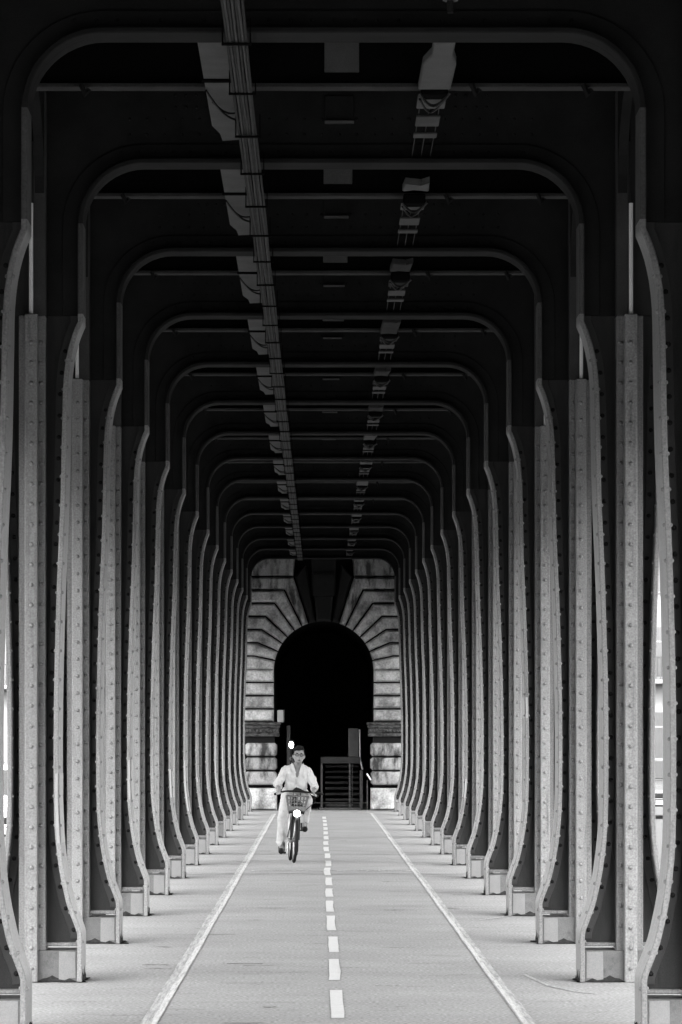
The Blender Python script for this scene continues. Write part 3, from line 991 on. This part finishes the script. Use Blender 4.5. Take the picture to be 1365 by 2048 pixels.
# fork, frame, stays
g = MB()
for s in (-1, 1):
    g.tube([(s * .05, -.54, WR), (s * .05, -.47, .60), (s * .035, -.44, .70)], .017, 8)
g.tube([(0, -.45, .68), (0, -.38, .96)], .020, 10)
g.build('fork', 'black', bk, True)
g = MB()
g.tube([(0, -.43, .80), (0, -.34, .62), (0, -.18, .42), (0, .0, .29)], .040, 10)
g.tube([(0, .0, .29), (0, .17, .78)], .026, 10)
for s in (-1, 1):
    g.tube([(s * .03, .0, .29), (s * .055, .54, WR)], .012, 6)
    g.tube([(s * .02, .14, .68), (s * .055, .54, WR)], .011, 6)
g.build('frame', 'bike', bk, True)
MB().tube([(0, .17, .77), (0, .20, .90)], .014, 8).build('seat_post', 'chrome', bk, True)
g = MB()
g.loft([[(-.02, .02, .915), (.02, .02, .915), (.02, .02, .95), (-.02, .02, .95)], [(-.05, .18, .905), (.05, .18, .905), (.05, .18, .955), (-.05, .18, .955)],
        [(-.10, .30, .905), (.10, .30, .905), (.10, .30, .965), (-.10, .30, .965)], [(-.07, .36, .915), (.07, .36, .915), (.07, .36, .955), (-.07, .36, .955)]])
g.build('saddle', 'black', bk, True)
g = MB()
hb = [(-.30, -.26, .955), (-.24, -.31, .985), (-.16, -.385, 1.005), (-.07, -.41, 1.01), (0, -.41, 1.012), (.07, -.41, 1.01), (.16, -.385, 1.005), (.24, -.31, .985), (.30, -.26, .955)]
g.tube(hb, .013, 8)
g.build('handlebar', 'black', bk, True)
for s in (-1, 1):
    MB().tube([(s * .305, -.25, .952), (s * .215, -.335, .993)], .019, 8).build('grip', 'black', bk, True)
    MB().tube([(s * .19, -.375, .985), (s * .27, -.345, .955)], .008, 6).build('brake_lever', 'chrome', bk, True)
MB().tube([(.26, -.33, 1.0), (.34, -.33, 1.0), (.385, -.32, .985)], [.012, .022, .010], 8).build('gear_grip', 'black', bk, True)
g = MB()
for dx, dy in ((-.05, 0), (.05, 0), (.24, .0)):
    g.tube([(dx * 1.0, -.40, .99), (dx * 1.1, -.46, .88), (dx * .6, -.44, .76), (dx * .3, -.43, .70)], .006, 6)
g.build('brake_cable', 'black', bk, True)
# basket
bs = thing('x', 'x', 'x')
bpy.data.objects.remove(bs)
g = MB()
tb, bb = (.150, -.66, -.43, .945), (.108, -.62, -.45, .735)
def bar(p, q, r=.007):
    g.tube([p, q], r, 6)
def corner(t, i):
    a, y0, y1, z = (tb[k] + (bb[k] - tb[k]) * t for k in range(4))
    return [(-a, y0, z), (a, y0, z), (a, y1, z), (-a, y1, z)][i]
for t, r in ((0, .013), (.28, .007), (.5, .008), (.72, .008), (1, .010)):
    for i in range(4):
        bar(corner(t, i), corner(t, (i + 1) % 4), r)
for i in range(4):
    a, b = corner(0, i), corner(1, i)
    bar(a, b, .012)
    for j in range(1, 6):
        u = j / 6
        p = Vector(corner(0, i)).lerp(Vector(corner(0, (i + 1) % 4)), u)
        q = Vector(corner(1, i)).lerp(Vector(corner(1, (i + 1) % 4)), u)
        bar(tuple(p), tuple(q), .009 if j == 3 else .0055)
bs = g.build('basket', 'bike', bk, True)
MB().prism([(-.108, -.62), (.108, -.62), (.108, -.45), (-.108, -.45)], .728, .738, 'z').build('basket_floor', 'bike', bs)
MB().prism([(-.128, .80), (.128, .80), (.118, .742), (-.118, .742)], -.648, -.640).build('basket_front', 'bike', bs)
MB().prism([(-.10, .742), (-.118, .742), (-.105, .69), (-.055, .71), (-.05, .742)], -.61, -.45).prism([(.10, .742), (.118, .742), (.105, .69), (.055, .71), (.05, .742)], -.61, -.45).build('basket_bracket', 'black', bs)
hl = MB().tube([(0, -.68, .70), (0, -.55, .70)], .050, 16).build('headlight', 'bike', bk, True)
MB().sphere((0, -.682, .70), (.046, .022, .046), 16, 10).build('bulb', 'bulb', hl, True)
# crank and pedals: rider's right foot (image left) down, left foot up
MB().tube([(-.06, 0, .29), (.06, 0, .29)], .025, 10).tube([(.045, 0, .29), (.055, 0, .29)], .085, 20).build('chain_wheel', 'chrome', bk, True)
MB().tube([(-.075, 0, .29), (-.085, -.02, .125)], .011, 6).build('crank', 'chrome', bk, True)
MB().tube([(.075, 0, .29), (.085, .02, .455)], .011, 6).build('crank', 'chrome', bk, True)
MB().cbox(-.185, -.095, -.065, .03, .112, .136, .006).build('pedal', 'black', bk)
MB().cbox(.095, .185, -.03, .065, .443, .467, .006).build('pedal', 'black', bk)
MB().tube([(.05, .05, .29), (.03, .2, .03)], .010, 6).build('kickstand', 'black', bk, True)
# rear panels over the wheel, pale
MB().prism([(.30, .30), (.55, .66), (.80, .55), (.86, .34)], -.040, -.034, 'x').build('skirt_guard', 'bike_light', bk)
MB().prism([(.30, .30), (.55, .66), (.80, .55), (.86, .34)], .034, .040, 'x').build('skirt_guard', 'bike_light', bk)

# ------------------------------------------------------------------ rider
def blob(name, caps, m, parent, vox=.014, smooth=6, ell=(), cut=None, folds=0):
    g = MB()
    for p0, p1, r0, r1 in caps:
        p0, p1 = Vector(p0), Vector(p1)
        d = (p1 - p0)
        L = d.length
        d = d.normalized()
        a = d.orthogonal().normalized(); b = d.cross(a)
        rings = []
        prof = []
        for k in range(1, 5):
            t = PI / 2 * k / 5
            prof.append((-r0 * math.cos(t), r0 * math.sin(t)))
        prof += [(0, r0), (L, r1)]
        for k in range(1, 5):
            t = PI / 2 * k / 5
            prof.append((L + r1 * math.sin(t), r1 * math.cos(t)))
        for u, rr in prof:
            c = p0 + d * u
            rings.append([c + (a * math.cos(2 * PI * k / 14) + b * math.sin(2 * PI * k / 14)) * rr for k in range(14)])
        g.loft(rings)
    for c, r in ell:
        g.sphere(c, r, 18, 12)
    o = g.build(name, m, parent, True)
    md = o.modifiers.new('r', 'REMESH'); md.mode = 'VOXEL'; md.voxel_size = vox; md.use_smooth_shade = True
    md = o.modifiers.new('s', 'SMOOTH'); md.factor = .5; md.iterations = smooth
    dg = bpy.context.evaluated_depsgraph_get()
    me = bpy.data.meshes.new_from_object(o.evaluated_get(dg))
    o.modifiers.clear()
    o.data = me
    if not me.materials: me.materials.append(M[m])
    if cut:
        bm = bmesh.new(); bm.from_mesh(me)
        kill = [f for f in bm.faces if cut(f.calc_center_median())]
        bmesh.ops.delete(bm, geom=kill, context='FACES')
        bm.to_mesh(me); bm.free()
    if folds:
        nor = [v.normal.copy() for v in me.vertices]
        for v, nn in zip(me.vertices, nor):
            p = v.co.copy()
            q = noise.noise(Vector((p.x * 16, p.y * 16, p.z * 7))) + .6 * noise.noise(Vector((p.x * 34 + p.z * 12, p.y * 30, p.z * 22)))
            v.co = p + nn * q * folds
    me.polygons.foreach_set('use_smooth', [True] * len(me.polygons))
    return o

ps = thing('person', 'person in open white shirt, white trousers and glasses riding the bicycle', 'person', (BX, BY, 0), BROT)
ps.rotation_euler = (0, R(3.0), BROT)
hipR, hipL = (-.095, .19, .98), (.095, .19, .98)       # rider's right is at image left
kneeR, ankR = (-.175, -.035, .60), (-.165, .02, .215)
kneeL, ankL = (.165, -.21, .885), (.150, .03, .545)
pel, waist, chest, neck0 = (0, .20, 1.00), (0, .12, 1.12), (0, -.02, 1.28), (.01, -.10, 1.375)
shR, shL = (-.165, -.06, 1.285), (.165, -.06, 1.285)
elR, elL = (-.268, -.09, 1.09), (.262, -.09, 1.09)
wrR, wrL = (-.245, -.29, 1.015), (.238, -.29, 1.015)
headc = (.012, -.165, 1.520)
body = blob('body', [
    (pel, waist, .12, .115), (waist, chest, .115, .125), (chest, neck0, .11, .06), (neck0, (.012, -.14, 1.47), .052, .050),
    (chest, shR, .070, .046), (chest, shL, .070, .046), (shR, elR, .044, .038), (shL, elL, .044, .038), (elR, wrR, .040, .027), (elL, wrL, .040, .027),
    (hipR, kneeR, .085, .056), (hipL, kneeL, .085, .056), (kneeR, ankR, .052, .036), (kneeL, ankL, .052, .036),
    (ankR, (-.155, -.10, .165), .036, .030), (ankL, (.145, -.10, .505), .036, .030),
    # hands closed on the grips: palm, four fingers, thumb
    (wrR, (-.252, -.315, .998), .028, .030), (wrL, (.248, -.315, .998), .028, .030),
] + [((-.235 - .017 * k, -.335 + .014 * k, .992 - .007 * k), (-.230 - .017 * k, -.365 + .014 * k, .965 - .007 * k), .010, .009) for k in range(4)]
  + [((.235 + .017 * k, -.335 + .014 * k, .992 - .007 * k), (.230 + .017 * k, -.365 + .014 * k, .965 - .007 * k), .010, .009) for k in range(4)]
  + [((-.235, -.315, .995), (-.205, -.345, .985), .011, .009), ((.235, -.315, .995), (.205, -.345, .985), .011, .009)]
  + [((.012, -.245, 1.512), (.012, -.268, 1.478), .012, .017), ((.012, -.225, 1.432), (.012, -.235, 1.428), .026, .022)],
    'skin', ps, .010, 4,
    ell=[(headc, (.074, .098, .125)), ((.012, -.190, 1.455), (.056, .070, .058)), ((-.066, -.15, 1.505), (.014, .022, .034)), ((.090, -.15, 1.505), (.014, .022, .034)),
         ((.012, -.252, 1.447), (.026, .012, .010)), ((.012, -.250, 1.545), (.055, .014, .012))])
# hair
def hair_cut(p):
    return p.y < -.185 and p.z < 1.590 + .10 * (p.x - .01) or p.z < 1.515 and p.y < -.14
blob('hair', [((-.005, -.228, 1.622), (.040, -.236, 1.632), .036, .030)], 'hair', ps, .008, 2,
     ell=[((.012, -.150, 1.552), (.087, .112, .112)), ((.012, -.10, 1.50), (.078, .075, .09))], cut=hair_cut)
# glasses
g = MB()
for s in (-1, 1):
    cx = .012 + s * .032
    pts = [(cx + .024 * math.cos(2 * PI * k / 14), -.262, 1.525 + .016 * math.sin(2 * PI * k / 14)) for k in range(15)]
    g.tube(pts, .004, 5)
    g.tube([(.012 + s * .056, -.262, 1.530), (.012 + s * .078, -.165, 1.528)], .003, 5)
g.tube([(0.002, -.264, 1.53), (.022, -.264, 1.53)], .003, 5)
gl = g.build('glasses', 'black', ps, True)
for s in (-1, 1):
    MB().tube([(.012 + s * .016, -.262, 1.549), (.012 + s * .050, -.250, 1.552)], .0045, 5).build('eyebrow', 'hair', ps, True)
MB().tube([(-.008, -.262, 1.452), (.012, -.266, 1.450), (.032, -.262, 1.452)], .0035, 5).build('mouth', 'hair', ps, True)
# shirt with open neck
def shirt_cut(p):
    front = p.y < -.02
    v = front and p.z > 1.205 and abs(p.x - .004) < .010 + max(0, (p.z - 1.205)) * .34
    return v or p.z > 1.405 and abs(p.x) < .07 or (abs(p.x) > .2 and p.z < 1.065)
sh = blob('shirt', [
    ((0, .22, .985), waist, .140, .135), ((0, .02, 1.04), (0, .12, 1.12), .120, .130), (waist, chest, .140, .140), (chest, (0, -.085, 1.35), .125, .085),
    ((0, -.07, 1.345), shR, .075, .066), ((0, -.07, 1.345), shL, .075, .066), (chest, shR, .09, .066), (chest, shL, .09, .066), (shR, elR, .066, .058), (shL, elL, .066, .058), (elR, (-.262, -.15, 1.06), .062, .052), (elL, (.257, -.15, 1.06), .062, .052),
    ((-.07, -.02, 1.05), (-.08, -.06, 1.25), .085, .09), ((.07, -.02, 1.05), (.08, -.06, 1.25), .085, .09)],
    'shirt', ps, .010, 4, cut=shirt_cut, folds=.017)
md = sh.modifiers.new('t', 'SOLIDIFY'); md.thickness = .004
# collar
for s in (-1, 1):
    MB().prism([(s * .018 + .004, 1.26), (s * .052, 1.375), (s * .082, 1.415), (s * .098, 1.365), (s * .072, 1.300)], -.178, -.170).build('collar', 'shirt', sh, xf=Matrix.Translation((0, 0, 0)))
    MB().tube([(s * .258, -.145, 1.078), (s * .250, -.185, 1.058)], [.058, .054], 14).build('cuff', 'shirt', sh, True)
def hemR(p): return p.z < .235
blob('trousers', [
    (pel, (0, .16, 1.06), .130, .125), (hipR, kneeR, .098, .070), (hipL, kneeL, .098, .072), (kneeR, (-.168, .015, .29), .066, .066), (kneeL, (.152, .02, .60), .068, .064),
    ((-.168, .015, .29), (-.172, .02, .245), .066, .076)],
    'trousers', ps, .010, 4, folds=.012, cut=lambda p: p.x < 0 and p.z < .262 + .05 * math.sin(p.x * 40) or p.x > 0 and p.z < .565)
# shoes
for (ax, ay, az), nm in ((ankR, 'shoe'), (ankL, 'shoe')):
    x = ax + (.008 if ax < 0 else -.005)
    blob(nm, [((x, ay + .045, az - .055), (x, ay - .05, az - .05), .046, .050), ((x, ay - .05, az - .058), (x - math.copysign(.012, -x), ay - .17, az - .070), .050, .040), ((x, ay + .02, az - .05), (x, ay + .015, az + .035), .048, .048)],
         'black', ps, .010, 3)
MB().prism([(-.060, 1.0), (-.035, 1.040), (.0, 1.066), (.035, 1.058), (.115, 1.022), (.130, 1.0)], -.215, -.10).build('waist_pouch', 'black', ps)  # black wedge filling the dark area below the shirt
g = MB()
g.tube([(-.085, -.03, 1.44), (-.105, .03, 1.47), (-.085, .09, 1.49), (-.05, .10, 1.42)], .012, 6)
g.build('bag_strap', 'steel_grey', ps, True)

# ------------------------------------------------------------------ parked cars seen through the gaps
def car(name, label, loc, paint, rz=0.0):
    c = thing(name, label, 'car', loc, rz)
    hw = .86
    side = [(-2.05, .30), (-2.12, .48), (-2.08, .70), (-1.95, .80), (-1.05, .93), (1.75, .98), (2.0, .92), (2.08, .62), (2.05, .30)]
    rings = []
    for x, k in ((-hw, .94), (-hw + .05, 1), (hw - .05, 1), (hw, .94)):
        rings.append([(x, y * (.985 if k < 1 else 1), .30 + (z - .30) * (k if z > .5 else 1)) for y, z in side])
    MB().loft(rings).build('body', paint, c)
    roof = [(-1.10, .93), (-.42, 1.40), (-.10, 1.455), (.95, 1.45), (1.35, 1.36), (1.80, .98)]
    rings = []
    for x, ins in ((-1, 0), (1, 0)):
        rings.append([(x * (.80 - (z - .93) * .32), y, z) for y, z in roof])
    MB().loft(rings).build('cabin', paint, c)
    ws = [(-1.06, .965), (-.47, 1.375)]
    q = lambda y, z, s, o: (s * (.80 - (z - .93) * .32 - o), y, z)
    g = MB(); o_ = .07
    (y0, z0), (y1, z1) = ws
    g.add([(q(y0, z0, -1, o_)[0], y0 - .012, z0 + .006), (q(y0, z0, 1, o_)[0], y0 - .012, z0 + .006), (q(y1, z1, 1, o_)[0], y1 - .012, z1 + .006), (q(y1, z1, -1, o_)[0], y1 - .012, z1 + .006)], [(0, 1, 2, 3)])
    g.build('windscreen', 'car_glass', c)
    g = MB()
    g.add([(-.62, 1.765, 1.02), (.62, 1.765, 1.02), (.56, 1.40, 1.33), (-.56, 1.40, 1.33)], [(0, 1, 2, 3)])
    g.build('rear_window', 'car_glass', c)
    for s in (-1, 1):
        for ya, yb, yc, yd in ((-.88, -.02, -.02, -.36), (.05, 1.45, 1.15, .05)):
            g = MB()
            g.add([(s * (.80 - .02 + .006), ya, .985), (s * (.80 - .02 + .006), yb, .985), (s * (.80 - .135 + .006), yc, 1.36), (s * (.80 - .135 + .006), yd, 1.36)], [(0, 1, 2, 3)])
            g.build('side_window', 'car_glass', c)
        MB().sphere((s * .62, -2.07, .68), (.17, .06, .075), 12, 8).build('headlight', 'lamp_plastic', c, True)
        MB().cbox(*sorted((s * .55, s * .80)), 2.03, 2.10, .66, .82, .02).build('tail_light', 'steel_grey', c)
        MB().cbox(*sorted((s * .84, s * 1.0)), -.86, -.74, .98, 1.10, .02).build('mirror', paint, c)
        for yy in (-1.30, 1.30):
            wl = MB().tube([(s * .66, yy, .31), (s * .875, yy, .31)], .31, 24).build('wheel', 'tyre', c, True)
            MB().tube([(s * .876, yy, .31), (s * .885, yy, .31)], [.20, .18], 16).build('rim', 'chrome', wl, True)
    MB().cbox(-.80, .80, -2.16, -2.06, .30, .46, .03).build('bumper', 'black', c)
    MB().cbox(-.42, .42, -2.135, -2.07, .50, .62, .02).build('grille', 'black', c)
    MB().cbox(-.26, .26, -2.175, -2.161, .34, .45, .004).build('number_plate', 'patch', c)
    MB().cbox(-.80, .80, 2.03, 2.13, .30, .46, .03).build('bumper', 'black', c)
    return c
car('parked_car', 'white car on the road, glimpsed through the gap beside the nearest left column', (-5.35, 60.2, -.14), 'car_white')
car('parked_car', 'dark car on the road, glimpsed through the gap beside the nearest right column', (8.25, 87.5, -.14), 'car_dark')

# ------------------------------------------------------------------ buildings beyond
def house(label, x0, x1, y0, dep, floors, fh=3.6, base=-.02, loc=None, rz=0, grp=None, fm='facade'):
    h = thing('apartment_building', label, 'building', loc or ((x0 + x1) / 2, y0, base), rz, grp)
    W = (x1 - x0) / 2
    H = floors * fh + .8
    MB().box(-W, W, 0, dep, 0, H).build('wall', fm, h)
    r = MB().loft([[(-W - .1, -.1, H + .5), (W + .1, -.1, H + .5), (W + .1, dep, H + .5), (-W - .1, dep, H + .5)], [(-W + 1, 1.2, H + 3.6), (W - 1, 1.2, H + 3.6), (W - 1, dep - 1, H + 3.6), (-W + 1, dep - 1, H + 3.6)]]).build('roof', 'slate', h)
    MB().box(-W + 2, -W + 2.8, 3, 5, H + 3.5, H + 5.2).build('chimney', fm, r)
    MB().cbox(-W - .35, W + .35, -.45, -.002, H - .05, H + .49, .08).build('cornice', fm, h)
    n = int((2 * W) // 2.6)
    for f in range(floors):
        z = f * fh + .9
        for k in range(n):
            x = -W + (k + .5) * 2 * W / n
            wd = MB().box(x - .62, x + .62, -.06, -.003, z - .08, z + 2.25).build('window', fm, h)
            MB().box(x - .50, x + .50, -.075, -.062, z, z + 2.1).build('pane', 'glass', wd)
            MB().box(x - .03, x + .03, -.10, -.077, z, z + 2.1).box(x - .5, x + .5, -.10, -.077, z + 1.45, z + 1.51).build('glazing_bar', fm, wd)
        if f in (1, 4):
            b = MB().cbox(-W + .1, W - .1, -.75, -.004, z - .32, z - .12, .03).build('balcony', fm, h)
            g = MB()
            g.box(-W + .1, W - .1, -.74, -.70, z + .80, z + .86)
            xx = -W + .2
            while xx < W - .1:
                g.box(xx, xx + .035, -.735, -.705, z - .12, z + .80); xx += .16
            g.build('railing', 'iron', b)
    return h
house('pale stone apartment building beyond the right road, seen through the gap', 10.5, 32, 150, 14, 6)
house('pale stone apartment building beyond the left road, behind the columns', -34, -11, 165, 14, 6)
